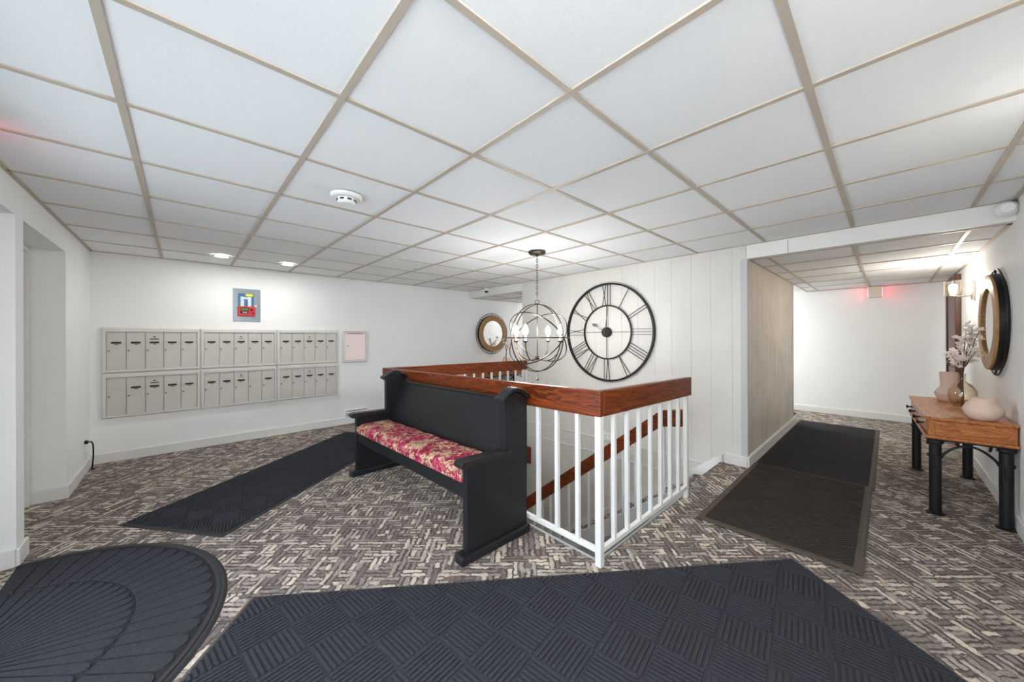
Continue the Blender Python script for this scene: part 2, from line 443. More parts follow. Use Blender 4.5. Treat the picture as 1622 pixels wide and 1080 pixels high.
ceiling_zone('ceiling', XC + .1, 7.2, YP, YM, CH, GX2, GY, 'lower tile ceiling over the passage')

# baseboards
def base(name, x0, x1, y0, y1, side, label):
    h, c = .105, .012
    m = MB().box(x0, x1, y0, y1, 0, h)
    struct(name, m, 'trim_white', label, bevel=.006)
T = .016
base('baseboard_back', XL, XC + 3.1, YM - T, YM, 0, 'white baseboard under the mailboxes')
base('baseboard_left', XL, XL + T, 4.56, YM - T, 0, 'white baseboard on the left wall')
base('baseboard_niche', XL - .18, XL + T, 4.56 - T, 4.56, 0, 'white baseboard turning into the door niche')
base('baseboard_pier', XL, XL + T, 3.37, 3.54, 0, 'white baseboard on the pier by the entrance')
base('baseboard_pier_side', XL - .22, XL, 3.385 - T, 3.385, 0, 'white baseboard on the near side of the entrance pier')
base('baseboard_right', XL, XE, YR, YR + T, 0, 'white baseboard on the right wall')
base('baseboard_end', XE - T, XE, YR + T, 4.6, 0, 'white baseboard at the end of the hall')
base('baseboard_hall', XC - T - .012, XHW, YH - T - .012, YH, 0, 'white baseboard along the beige board wall')
base('baseboard_center', XC - T - .012, XC, YH - T, 1.145, 0, 'white baseboard at the head of the stairs')

# niche door and glazed entrance
d1 = struct('door_1', MB().box(XL - .235, XL - .195, 3.56, 4.525, .01, 1.965), 'trim_white', 'white door set back in the niche', bevel=.003)
for a, b, c, d in ((3.525, 3.56, 0, 2.0), (4.525, 4.56, 0, 2.0)):
    MB().box(XL - .25, XL - .17, a, b, c, d).build('frame', 'trim_white', d1, bevel=.004)
MB().box(XL - .25, XL - .17, 3.56, 4.525, 1.965, 2.0).build('frame', 'trim_white', d1, bevel=.004)
MB().cyl((XL - .195, 3.63, 1.0), (XL - .155, 3.63, 1.0), .012, 12).cyl((XL - .158, 3.63, 1.0), (XL - .135, 3.63, 1.0), .026, 16).build('door_handle', 'nickel', d1, 40)
d2 = struct('door_2', MB().box(XL - .30, XL - .24, -.1, 3.385, 1.94, 2.0).box(XL - .30, XL - .24, -.1, 3.385, 0, .05), 'steel', 'glazed entrance with metal frame', bevel=.004)
MB().box(XL - .29, XL - .25, 2.875, 3.385, .05, 1.94).build('side_panel', 'trim_white', d2, bevel=.003)  # unseen solid panel, added to keep daylight off the pier side
yy = [-.1, .70, 1.42, 2.15, 2.90]
for k, y in enumerate(yy):
    y = min(max(y, yy[0] + .025), yy[-1] - .025)
    MB().box(XL - .30, XL - .24, y - .025, y + .025, .05, 1.94).build('mullion', 'steel', d2, bevel=.004)
for a, b in zip(yy[:-1], yy[1:]):
    MB().box(XL - .273, XL - .267, a + .025, b - .025, .05, 1.94).build('pane', 'pane_glass', d2)
# ground outside the entrance
struct('ground', MB().box(XL - 6, XL - WT, -4, 8, -.2, -.02), 'trim_white', 'pale concrete outside the entrance')

# wooden door on the right wall at the hall end
dw = struct('door_3', MB().box(6.74, 7.50, YR, YR + .03, .01, 1.96), 'door_wood', 'dark wooden door at the far end of the right wall', bevel=.003)
for a, b in ((6.64, 6.74), (7.50, 7.60)): MB().box(a, b, YR, YR + .05, 0, 2.02).build('casing', 'door_wood', dw, bevel=.006)
MB().box(6.74, 7.50, YR, YR + .05, 1.96, 2.02).build('casing', 'door_wood', dw, bevel=.006)
for z0, z1 in ((.15, .9), (1.0, 1.85)): MB().box(6.84, 7.40, YR + .03, YR + .04, z0, z1).build('door_panel', 'door_wood', dw, bevel=.008)
MB().cyl((6.80, YR + .03, .97), (6.80, YR + .07, .97), .012, 12).lathe([(.0, 0), (.024, .004), (.028, .016), (.02, .03), (0, .034)], (6.80, YR + .07, .97), 16, 'y').build('door_knob', 'nickel', dw, 40)

# ------------------------------------------------------------------ stairwell
well = MB()
well.box(NX - .08, NX + .02, NY - .02, 4.12, -2.6, -.121)          # under bench side
well.box(NX + .02, SX, NY - .06, NY + .02, -2.6, -.121)            # front
well.box(NX + .02, XC, 4.02, 4.12, -2.6, -.121)                    # far side
struct('wall_stairwell', well, 'plank_white', 'painted walls of the stairwell below the floor')
struct('floor_lower', MB().box(NX - .1, XC + .1, NY - .1, 4.12, -2.7, -2.6), 'carpet', 'carpeted landing at the foot of the stairs')
st = thing('staircase', (SX, Y0S, -2.6), 'carpeted straight staircase descending along the board wall', 'staircase')
for i in range(1, NSTEP + 1):
    y0 = Y0S + (i - 1) * RUN; z = -i * RISE
    m = MB(); n = .025
    m.prism([(y0 - .0, z), (y0, z - RISE - .02), (y0 + RUN - .012, z - RISE - .02), (y0 + RUN - .012, z - .03), (y0 + RUN + n, z - .028), (y0 + RUN + n + .006, z - .012), (y0 + RUN + n, z)], SX + .035, XC - .02, 'yz')
    m.build('step', 'carpet', st, bevel=.004)
MB().box(SX + .035, XC - .02, Y0S - .02, Y0S + .03, -.028, .002).build('nosing', 'carpet', st, bevel=.008)
def zst(y): return -(y - Y0S) * RISE / RUN
y1 = Y0S + NSTEP * RUN
def sloped(x0, x1, ya, yb, lo, hi):
    m = MB(); m.prism([(ya, zst(ya) + lo), (yb, zst(yb) + lo), (yb, zst(yb) + hi), (ya, zst(ya) + hi)], x0, x1, 'yz'); return m
sloped(XC - .02, XC, Y0S + .01, y1, -.26, .09).build('skirt_board', 'trim_white', st, bevel=.004)
m = MB(); m.prism([(Y0S, -.01), (y1, zst(y1) + .0), (y1, -2.6), (Y0S, -2.6)], SX, SX + .035, 'yz'); m.build('side_panel', 'stair_grey', st, bevel=.004)
sloped(SX - .012, SX + .04, Y0S, y1, -.115, .055).build('stringer', 'trim_grey', st, bevel=.004)
# horizontal mouldings across the boards below floor level
for z in (-.055, -.26):
    struct('trim_4' if z > -.1 else 'trim_5', MB().box(XC - .010, XC + .001, Y0S, 4.02, z - .006, z + .006), 'trim_white', 'thin white moulding across the boards at floor level' if z > -.1 else 'thin white moulding across the boards below floor level', bevel=.003)

# handrail along the open side of the stairs
hr = thing('stair_handrail', (SX - .02, 1.17, -.05), 'brown wooden handrail with white spindles sloping down the stairs', 'handrail')
ha, hb, hc = 1.165, 1.345, 3.02
sl = .785
def zh(y): return .672 if y < hb else .652 - (y - hb) * sl
xr0, xr1 = SX - .035, SX + .005
m = MB(); m.prism([(ha, .545), (hb, .515), (hc, zh(hc) - .155), (hc, zh(hc)), (hb, .655), (ha, .688)], xr0, xr1, 'yz')
m.build('rail_board', 'rail_wood_y', hr, bevel=.006)
MB().box(xr0 - .045, xr1 - .019, hc - .03, hc + .05, -1.9, zh(hc) - .02).build('lower_post', 'rail_wood_y', hr, bevel=.006)
y = 1.20
while y < 2.98:
    z0 = zst(y); z1 = (.53 if y < hb else zh(y) - .12)
    if z1 > z0: MB().box(SX - .026, SX - .004, y - .011, y + .011, z0 + .057, z1).build('spindle', 'trim_white', hr, bevel=.002)
    y += .128
tag(MB().box(XC - .045, XC - .01, 3.90, 4.02, -.72, -.46).build('handrail_end', 'rail_wood_y', bevel=.005), 'short brown handrail end low in the stairwell corner', 'handrail')

# ------------------------------------------------------------------ railing round the stairwell
rl = thing('stair_railing', (NX, NY, 0), 'brown board railing with white spindles round the stairwell', 'railing')
def rail(p0, p1, zt0, zt1, w, mat):
    d = (Vector(p1) - Vector(p0)).normalized(); s = Vector((-d.y, d.x, 0)) * w / 2
    a, b = Vector((p0[0], p0[1], 0)), Vector((p1[0], p1[1], 0)); H = .148
    lo = [a - s + Vector((0, 0, zt0 - H)), b - s + Vector((0, 0, zt1 - H)), b + s + Vector((0, 0, zt1 - H)), a + s + Vector((0, 0, zt0 - H))]
    hi = [q + Vector((0, 0, H)) for q in lo]
    MB().hexa(lo, hi).build('top_rail', mat, rl, bevel=.007, seg=3)
ZN, ZR, ZL2, ZB = .988, .962, .945, .925
YB, XB = 4.0, XC - .005
rail((NX, NY - .02, 0), (NX, YB - .02, 0), ZN, ZL2, .04, 'rail_wood_y')
rail((NX + .02, NY, 0), (3.03, NY, 0), ZN, ZR, .04, 'rail_wood_x')
rail((NX - .02, YB, 0), (XB, YB, 0), ZL2, ZB, .04, 'rail_wood_x')
sp = .0125
def spindle(x, y, zt, z0=.075, name='spindle', k=sp):
    MB().box(x - k, x + k, y - k, y + k, z0, zt).build(name, 'trim_white', rl, bevel=.002)
MB().box(NX - .019, NX + .019, NY - .019, NY + .019, 0, .845).build('newel_post', 'trim_white', rl, bevel=.003)
for i, x in enumerate([1.867, 2.022, 2.177, 2.337, 2.494, 2.654, 2.804]):
    spindle(x, NY, .85)
MB().box(2.955 - .016, 2.955 + .016, NY - .016, NY + .016, 0, .84).build('end_post', 'trim_white', rl, bevel=.003)
y = 1.262
while y < 3.95:
    spindle(NX, y, .84); y += .158
x = 1.86
while x < 4.05:
    spindle(x, YB, .80); x += .163
MB().box(XB - .03, XB, YB - .016, YB + .016, 0, .80).build('end_post', 'trim_white', rl, bevel=.003)
MB().box(NX - .019, NX + .019, YB - .019, YB + .019, 0, .82).build('newel_post', 'trim_white', rl, bevel=.003)
MB().box(NX, 2.955, NY - .014, NY + .014, .07, .098).build('bottom_rail', 'trim_white', rl, bevel=.003)
MB().box(NX - .014, NX + .014, NY, YB, .07, .098).build('bottom_rail', 'trim_white', rl, bevel=.003)
MB().box(NX, XB, YB - .014, YB + .014, .07, .098).build('bottom_rail', 'trim_white', rl, bevel=.003)
# painted edging of the opening
struct('trim_6', MB().box(NX + .034, SX, NY + .021, NY + .034, -.30, .006).box(NX + .021, NX + .034, NY + .021, 4.02, -.30, .006), 'stair_grey', 'grey painted edge of the stair opening')
# wall outlet seen between the spindles
ot = thing('outlet_plate', (XC, 2.52, .0), 'small white outlet plate low on the board wall behind the spindles', 'outlet')
MB().box(XC - .007, XC, 2.45, 2.575, -.04, .04).build('plate', 'plastic_white', ot, bevel=.003)
for y in (2.487, 2.54): MB().box(XC - .010, XC - .006, y - .014, y + .014, -.02, .02).build('socket', 'plastic_cream', ot, bevel=.002)

# ------------------------------------------------------------------ bench (church pew)
bn = thing('pew_bench', (1.42, 2.53, 0), 'black painted wooden pew with scrolled end panels against the railing', 'bench')
def bz(y): return (3.42 - y) / 1.76        # 0 at the far end, 1 at the near end
def pew_end(y0, y1, inner):
    prof = [(1.185, .05), (1.668, .05), (1.674, .60), (1.674, .885)]
    for k in range(0, 11):
        t = k / 10; x = 1.672 - t * (1.672 - 1.472)
        prof.append((x, .885 + .048 * math.sin(PI * t) ** 1.3))
    prof += [(1.472, .60), (1.47, .56), (1.185, .548)]
    p = MB(); p.prism(prof, y0, y1, 'xz'); pe = p.build('end_panel', 'bench_paint', bn, bevel=.004)
    cap = MB(); n = 14; top = []; bot = []
    for k in range(n + 1):
        t = k / n; x = 1.438 + t * (1.690 - 1.438); z = .888 + .058 * math.sin(PI * t) ** 1.5
        top.append((x, z + .022)); bot.append((x, z - .004))
    cap.prism(bot + top[::-1], y0 - .022, y1 + .022, 'xz'); cap.build('cap', 'bench_paint', pe, smooth=40, bevel=.006)
    arm = MB(); arm.prism([(1.135, .556), (1.145, .545), (1.50, .548), (1.515, .558), (1.515, .572), (1.50, .582), (1.16, .590), (1.142, .584), (1.133, .572)], y0 - .018, y1 + .018, 'xz')
    arm.build('armrest', 'bench_worn', pe, bevel=.006)
    MB().box(1.135, 1.688, y0 - .02, y1 + .02, 0, .055).build('foot', 'bench_paint', pe, bevel=.012)
    return pe
near = pew_end(1.645, 1.69, True); far = pew_end(3.40, 3.445, True)
tf = MB()
cx0, cz0 = 1.585, .80
for k, (ax, az) in enumerate(((0, .035), (-.033, -.02), (.033, -.02))):
    pts = [(cx0 + ax + .03 * math.cos(a), 1.645, cz0 + az + .03 * math.sin(a)) for a in [PI / 2 + (0, 2.094, 4.189)[k] - 2.2 + 4.4 * i / 14 for i in range(15)]]
    tf.tube(pts, .0035, 6)
tf.build('trefoil', 'bench_paint', near, smooth=40)
YA, YZ = 1.69, 3.40
def ytilt(x0, x1, z0, z1, dz):    # slab along the bench with a slight rise to the near end
    lo = [(x0, YA, z0 + dz), (x1, YA, z0 + dz), (x1, YZ, z0), (x0, YZ, z0)]
    hi = [(x0, YA, z1 + dz), (x1, YA, z1 + dz), (x1, YZ, z1), (x0, YZ, z1)]
    return MB().hexa(lo, hi)
DZ = .035
ytilt(1.185, 1.56, .385, .412, DZ).build('seat', 'bench_paint', bn, bevel=.006)
ytilt(1.195, 1.222, .315, .386, DZ).build('seat_apron', 'bench_paint', bn, bevel=.004)
bk = MB().hexa([(1.50, YA, .40 + DZ), (1.525, YA, .40 + DZ), (1.525, YZ, .40), (1.50, YZ, .40)],
               [(1.618, YA, .872), (1.645, YA, .872), (1.645, YZ, .848), (1.618, YZ, .848)])
bko = bk.build('backrest', 'bench_paint', bn, bevel=.006)
MB().hexa([(1.612, YA, .862), (1.65, YA, .862), (1.65, YZ, .838), (1.612, YZ, .838)], [(1.612, YA, .884), (1.65, YA, .884), (1.65, YZ, .86), (1.612, YZ, .86)]).build('top_cap', 'bench_paint', bko, bevel=.006)
# floral cushion
def cushion():
    bm = bmesh.new(); nx, ny = 10, 44
    x0, x1 = 1.178, 1.498
    def zt(u, v):
        e = min(1, min(u, 1 - u) * 9) ** .5; g = min(1, min(v, 1 - v) * 40) ** .5
        return e * g
    rows = []
    for j in range(ny + 1):
        v = j / ny; y = 1.70 + v * (3.39 - 1.70); dz = DZ * (1 - v); r = []
        for i in range(nx + 1):
            u = i / nx; h = .050 + .030 * zt(u, v) + .0035 * math.sin(v * 37 + u * 3) * zt(u, v)
            r.append(bm.verts.new((x0 + u * (x1 - x0), y, .413 + dz + h)))
        rows.append(r)
    for j in range(ny):
        for i in range(nx): bm.faces.new((rows[j][i], rows[j][i + 1], rows[j + 1][i + 1], rows[j + 1][i]))
    edge = [e for e in bm.edges if e.is_boundary]
    ext = bmesh.ops.extrude_edge_only(bm, edges=edge)['geom']
    for g in ext:
        if isinstance(g, bmesh.types.BMVert):
            v = (g.co.y - 1.70) / 1.69; g.co.z = .413 + DZ * (1 - v); 
    bmesh.ops.recalc_face_normals(bm, faces=bm.faces)
    me = bpy.data.meshes.new('seat_cushion'); bm.to_mesh(me); bm.free()
    me.polygons.foreach_set('use_smooth', [True] * len(me.polygons)); me.materials.append(MAT['floral'])
    o = bpy.data.objects.new('seat_cushion', me); COL.objects.link(o); return o
tag(cushion(), 'crimson and cream floral cushion lying on the black pew', 'cushion')

# ------------------------------------------------------------------ mats
def clip(poly, quad):
    out = poly
    for i in range(len(quad)):
        a, b = quad[i], quad[(i + 1) % len(quad)]; ex, ey = b[0] - a[0], b[1] - a[1]
        def side(p): return ex * (p[1] - a[1]) - ey * (p[0] - a[0])
        src, out = out, []
        for k in range(len(src)):
            p, q = src[k], src[(k + 1) % len(src)]; sp_, sq = side(p), side(q)
            if sp_ >= 0: out.append(p)
            if (sp_ >= 0) != (sq >= 0):
                t = sp_ / (sp_ - sq); out.append((p[0] + t * (q[0] - p[0]), p[1] + t * (q[1] - p[1])))
        if len(out) < 3: return []
    return out
def mat_rect(name, c, L, W, ang, label, fibre, rubber, square=None, sq_ang=45, border=.03, z=0.0, th=.007, ribs=9, mat_group=None):
    """c = corner, L along ang, W to the right-hand side of it"""
    ca, sa = math.cos(ang), math.sin(ang); ex, ey = (ca, sa), (sa, -ca)
    P = lambda u, v: (c[0] + ex[0] * u + ey[0] * v, c[1] + ex[1] * u + ey[1] * v)
    ctr = P(L / 2, W / 2)
    root = thing(name, (ctr[0], ctr[1], z), label, 'floor mat')
    m = MB(); b = .012
    outer = [P(0, 0), P(0, W), P(L, W), P(L, 0)]; inn = [P(b, b), P(b, W - b), P(L - b, W - b), P(L - b, b)]
    m.add([(x, y, z + .0005) for x, y in outer] + [(x, y, z + th) for x, y in inn], [(3, 2, 1, 0), (4, 5, 6, 7), (0, 1, 5, 4), (1, 2, 6, 5), (2, 3, 7, 6), (3, 0, 4, 7)])
    m.build('backing', rubber, root)
    core = [P(border, border), P(border, W - border), P(L - border, W - border), P(L - border, border)]
    MB().prism(core, z + th - .001, z + th + .0012, 'xy').build('pile', fibre, root)
    if square:
        s = square; a2 = ang + math.radians(sq_ang); e1 = (math.cos(a2), math.sin(a2)); e2 = (-e1[1], e1[0])
        R = math.hypot(L, W) / 2 + s; n = int(R / s) + 1; rb = MB(); pitch = s / ribs
        quad = [(x, y) for x, y in core]
        area = sum(quad[i][0] * quad[(i + 1) % 4][1] - quad[(i + 1) % 4][0] * quad[i][1] for i in range(4))
        if area < 0: quad = quad[::-1]
        for i in range(-n, n + 1):
            for j in range(-n, n + 1):
                for k in range(ribs):
                    lo, hi = k * pitch + pitch * .20, (k + 1) * pitch - pitch * .20
                    if (i + j) % 2: rc = [(lo, .006), (hi, .006), (hi, s - .006), (lo, s - .006)]
                    else: rc = [(.006, lo), (s - .006, lo), (s - .006, hi), (.006, hi)]
                    pl = [(ctr[0] + e1[0] * (i * s + u) + e2[0] * (j * s + v), ctr[1] + e1[1] * (i * s + u) + e2[1] * (j * s + v)) for u, v in rc]
                    pl = clip(pl, quad)
                    if len(pl) >= 3:
                        cxx = sum(p[0] for p in pl) / len(pl); cyy = sum(p[1] for p in pl) / len(pl); q = len(pl)
                        top = [(cxx + (x - cxx) * .96, cyy + (y - cyy) * .96, z + th + .0075) for x, y in pl]
                        rb.add([(x, y, z + th) for x, y in pl] + top, [tuple(range(q, 2 * q))] + [(h, (h + 1) % q, q + (h + 1) % q, q + h) for h in range(q)])
        o = rb.build('ribs', fibre, root); tag(o, kind='stuff')
    return root
A1 = math.radians(-37.5)
mat_rect('entrance_mat', (.250, 2.172), 2.94, 1.22, A1, 'large charcoal ribbed mat in the foreground', 'fibre_grey', 'mat_rubber_brown', .185, 45, .022)
A2 = math.atan2(.60, .80)
mat_rect('runner_mat', (-.335, 3.638), 2.45, .86, A2, 'charcoal runner mat leading past the far end of the pew', 'fibre_grey', 'mat_rubber', .16, 45, .03)
mat_rect('hall_mat', (4.225, .955), 2.74, .88, 0, 'smooth dark mat beside the beige board wall', 'fibre_black', 'mat_rubber_brown', None, 0, .04)
mat_rect('hall_mat', (2.655, .935), 1.60, .845, 0, 'brownish ribbed mat at the head of the stairs', 'fibre_brown', 'mat_rubber_brown', .20, 45, .045, .008)
mat_rect('corridor_mat', (6.72, 2.6), .86, 1.55, 0, 'small dark mat just past the end of the beige wall', 'fibre_black', 'mat_rubber', None, 0, .03)

# half-oval entrance mat with fan petals
om = thing('half_oval_mat', (-.68, 2.42, 0), 'half-oval charcoal mat with fan-shaped grooves by the entrance', 'floor mat')
oc, oa, ob = (-.685, 2.45), .857, .94
def ov(t, r): return (oc[0] + oa * r * math.cos(t), oc[1] + ob * r * math.sin(t))
n = 64
m = MB(); rim = [ov(-PI / 2 + PI * i / n, 1.0) for i in range(n + 1)]; rim2 = [ov(-PI / 2 + PI * i / n, .985) for i in range(n + 1)]
q = len(rim)
m.add([(x, y, .0005) for x, y in rim] + [(x, y, .008) for x, y in rim2], [tuple(range(q - 1, -1, -1)), tuple(range(q, 2 * q))] + [(i, (i + 1) % q, q + (i + 1) % q, q + i) for i in range(q)])
m.build('backing', 'mat_rubber', om)
rr = [ov(-PI / 2 + PI * i / n, .965) for i in range(n + 1)]; ri = [ov(-PI / 2 + PI * i / n, .945) for i in range(n + 1)]
m = MB(); m.add([(x, y, .008) for x, y in rr] + [(x, y, .012) for x, y in rr] + [(x, y, .012) for x, y in ri] + [(x, y, .008) for x, y in ri],
    [(k * q + i, k * q + i + 1, ((k + 1) % 4) * q + i + 1, ((k + 1) % 4) * q + i) for k in range(4) for i in range(n)])
m.build('rim', 'mat_rubber', om)
MB().prism([ov(-PI / 2 + PI * i / n, .945) for i in range(n + 1)], .0078, .0084, 'xy').build('pile', 'fibre_black', om)
NP = 28
def petal(t0, t1, r0, r1, zz):
    g = .0035; pts = []
    tm = (t0 + t1) / 2; hw = (t1 - t0) / 2
    for r in (r0, r0 + (r1 - r0) * .5):
        pts.append((tm - hw + g / max(r, .05), r))
    for k in range(9):
        a = -PI / 2 + PI * k / 8
        pts.append((tm + (hw - g / r1) * math.sin(a), r1 - .055 + .055 * math.cos(a)))
    for r in (r0 + (r1 - r0) * .5, r0):
        pts.append((tm + hw - g / max(r, .05), r))
    pl = [ov(t, r) for t, r in pts]; q = len(pl)
    cxx = sum(p[0] for p in pl) / q; cyy = sum(p[1] for p in pl) / q
    mm = MB()
    top = [(cxx + (x - cxx) * .985, cyy + (y - cyy) * .965, zz) for x, y in pl]
    mm.add([(x, y, .0075) for x, y in pl] + top, [tuple(range(q, 2 * q))] + [(i, (i + 1) % q, q + (i + 1) % q, q + i) for i in range(q)])
    mm.build('fan_rib', 'fibre_grey', om)
for k in range(NP):
    t0, t1 = -PI / 2 + PI * k / NP, -PI / 2 + PI * (k + 1) / NP
    petal(t0, t1, .12, .595, .0135); petal(t0, t1, .605, .93, .0135)

# ------------------------------------------------------------------ mailboxes
ZT = ((1.413, .932), (.932, .458)); XU = ((-.619, .150), (.150, .914), (.914, 1.674))
names = [['left end', 'middle', 'right end'], ['left end', 'middle', 'right end']]
lab = [['upper mailbox unit nearest the corner, five grey doors', 'upper mailbox unit in the middle of the bank, five grey doors', 'upper mailbox unit next to the pink parcel box, five grey doors'],
       ['lower mailbox unit nearest the corner, its first door unlabelled', 'lower mailbox unit in the middle, one door unlabelled', 'lower mailbox unit at the right end of the bank, five grey doors']]
def meshof(mb, name, mat, smooth=None):
    me = mb.mesh(name, smooth=smooth); me.materials.append(MAT[mat]); return me
DW, DH = .1405, .398
door_me = {}
lock_me = meshof(MB().cyl((0, -.010, 0), (0, .0, 0), .0085, 14).cyl((0, -.012, 0), (0, -.010, 0), .006, 12), 'lock', 'lock_steel', 40)
strip_me = meshof(MB().box(-.036, .036, -.004, 0, -.0095, .0095), 'name_strip', 'label_black')
blank_me = meshof(MB().box(-.036, .036, -.0015, 0, -.002, .002).box(-.018, .018, -.0015, 0, -.022, -.019), 'blank_strip', 'label_faint')
num_me = meshof(MB().box(-.014, .014, -.002, 0, -.005, .005), 'number_tab', 'label_grey')
logo_me = meshof(MB().prism([(-.010, -.005), (.010, -.005), (.010, .000), (.004, .007), (-.004, .007), (-.010, .000)], -.002, 0, 'xz'), 'emblem', 'label_black')
bar_me = meshof(MB().box(-.034, .034, -.0015, 0, -.008, .008), 'nameplate', 'label_grey')
bar2_me = meshof(MB().box(-.024, .024, -.0015, 0, -.003, .003), 'nameplate', 'label_grey')
for r in range(2):
    zt, zb = ZT[r]
    for u in range(3):
        x0, x1 = XU[u]
        mu = thing('mailbox_unit', ((x0 + x1) / 2, YM, zb), lab[r][u], 'mailboxes', 'wall mailbox units')
        dx0 = x0 + .036 if u == 0 else x0 + .031; dx1 = dx0 + 5 * .1415
        dz1 = zt - .046; dz0 = dz1 - DH - .002
        fr = MB(); yf = YM - .030
        def ring(a0, a1, b0, b1, ya, yb, ix0, ix1, iz0, iz1, iy):
            pass
        # mitred frame: outer lip sloping in to the doors
        o = [(x0, zb), (x1, zb), (x1, zt), (x0, zt)]; i1 = [(x0 + .012, zb + .012), (x1 - .012, zb + .012), (x1 - .012, zt - .012), (x0 + .012, zt - .012)]
        i2 = [(dx0, dz0), (dx1, dz0), (dx1, dz1), (dx0, dz1)]
        vs = [(x, YM, z) for x, z in o] + [(x, YM - .010, z) for x, z in o] + [(x, yf, z) for x, z in i1] + [(x, yf, z) for x, z in i2] + [(x, YM - .008, z) for x, z in i2]
        fs = [(k * 4 + j, k * 4 + (j + 1) % 4, (k + 1) * 4 + (j + 1) % 4, (k + 1) * 4 + j) for k in range(4) for j in range(4)]
        fr.add(vs, fs); fr.build('frame', 'mail_frame', mu, bevel=.0015)
        MB().box(dx0 - .004, dx1 + .004, YM - .009, YM, dz0 - .004, dz1 + .004).build('recess', 'label_faint', mu)
        L0 = WL[mu.name]
        for k in range(5):
            if 'd' not in door_me: door_me['d'] = meshof(MB().box(-DW / 2 + .0022, DW / 2 - .0022, -.010, 0, -DH / 2, DH / 2), 'door', 'mail_door')
            xc = dx0 + (k + .5) * .1415; zc = (dz0 + dz1) / 2
            d = put(door_me['d'], 'door', mu, (xc - L0[0], YM - .009 - L0[1], zc - L0[2]))
            md = d.modifiers.new('bevel', 'BEVEL'); md.width = .002; md.segments = 2
            lz = zt - .161 - zc; kz = zt - .246 - zc; fy = -.010
            blank = r == 1 and ((u == 0 and k == 0) or (u == 1 and k == 3))
            put(lock_me, 'lock', d, (-.052, fy, kz))
            if blank: put(blank_me, 'blank_strip', d, (0, fy, lz))
            else:
                put(strip_me, 'name_strip', d, (0, fy, lz)); put(num_me, 'number_tab', d, (.002, fy, lz - .018))
            if k == 2:
                put(logo_me, 'emblem', d, (0, fy, lz + .062)); put(bar_me if u == 0 else bar2_me, 'nameplate', d, (0, fy, lz + .038))

pb = thing('parcel_box', (1.92, YM, .925), 'single pinkish white mail slot door in a white frame', 'mailbox')
fr = MB(); o = [(1.733, .925), (2.110, .925), (2.110, 1.408), (1.733, 1.408)]; i1 = [(1.743, .935), (2.10, .935), (2.10, 1.398), (1.743, 1.398)]; i2 = [(1.757, .962), (2.077, .962), (2.077, 1.384), (1.757, 1.384)]
vs = [(x, YM, z) for x, z in o] + [(x, YM - .012, z) for x, z in o] + [(x, YM - .03, z) for x, z in i1] + [(x, YM - .03, z) for x, z in i2] + [(x, YM - .008, z) for x, z in i2]
fr.add(vs, [(k * 4 + j, k * 4 + (j + 1) % 4, (k + 1) * 4 + (j + 1) % 4, (k + 1) * 4 + j) for k in range(4) for j in range(4)]); fr.build('frame', 'mail_frame', pb, bevel=.0015)
pd = MB().box(1.760, 2.074, YM - .014, YM, .965, 1.381).build('door', 'pink_door', pb, bevel=.002)
MB().box(1.805, 2.045, YM - .0165, YM - .0135, 1.358, 1.366).build('slot', 'label_black', pd)
MB().cyl((1.812, YM - .022, 1.178), (1.812, YM - .013, 1.178), .009, 14).build('lock', 'lock_steel', pd, 40)

# fire alarm annunciator panel
fp = thing('alarm_panel', (.597, YM, 1.507), 'steel fire alarm panel with red keypad above the mailboxes', 'alarm panel')
MB().box(.457, .737, YM - .006, YM, 1.507, 1.921).build('back_plate', 'steel', fp, bevel=.002)
sh = MB().box(.505, .668, YM - .009, YM - .005, 1.675, 1.862).build('zone_sheet', 'panel_blue', fp)
for a, b in ((.532, .566), (.606, .640)): MB().box(a, b, YM - .0105, YM - .0085, 1.70, 1.82).build('paper_strip', 'panel_paper', sh)
MB().box(.566, .606, YM - .0105, YM - .0085, 1.79, 1.815).build('paper_strip', 'panel_paper', sh)
MB().box(.583, .657, YM - .0125, YM - .0095, 1.828, 1.858).build('yellow_label', 'panel_yellow', fp)
MB().box(.672, .70, YM - .0085, YM - .0055, 1.695, 1.718).build('small_tag', 'panel_paper', fp)
rk = MB().box(.500, .682, YM - .045, YM - .006, 1.572, 1.698).build('keypad', 'panel_red', fp, bevel=.008)
MB().box(.524, .612, YM - .048, YM - .044, 1.638, 1.680).build('screen_bezel', 'label_black', rk)
MB().box(.530, .606, YM - .050, YM - .047, 1.645, 1.672).build('screen', 'panel_screen', rk)
MB().box(.524, .606, YM - .047, YM - .044, 1.608, 1.632).build('button_strip', 'plastic_black', rk)
MB().box(.548, .592, YM - .049, YM - .046, 1.617, 1.625).build('button_label', 'panel_paper', rk)
for x, z, r_ in ((.640, 1.655, .014), (.655, 1.612, .011), (.632, 1.612, .006)):
    MB().cyl((x, YM - .052, z), (x, YM - .044, z), r_, 16).build('button', 'plastic_black', rk, 40)

# power outlet with cord in the left corner
oc2 = thing('corner_outlet', (XL, 5.24, .31), 'outlet with a black plug low on the left wall by the corner', 'outlet')
MB().box(XL, XL + .006, 5.205, 5.275, .255, .37).build('plate', 'plastic_white', oc2, bevel=.002)
MB().box(XL + .006, XL + .03, 5.222, 5.256, .288, .322).build('plug', 'plastic_black', oc2, bevel=.005)
cp = [(XL + .030, 5.24, .305), (XL + .046, 5.262, .30), (XL + .052, 5.30, .265), (XL + .050, 5.335, .19), (XL + .046, 5.35, .11), (XL + .040, 5.36, .045), (XL + .036, 5.37, .008), (XL + .05, 5.40, .006)]
tag(MB().tube(cp, .006, 8).build('power_cord', 'plastic_black', smooth=60), 'black power cord hanging from the corner outlet to the carpet', 'cord')

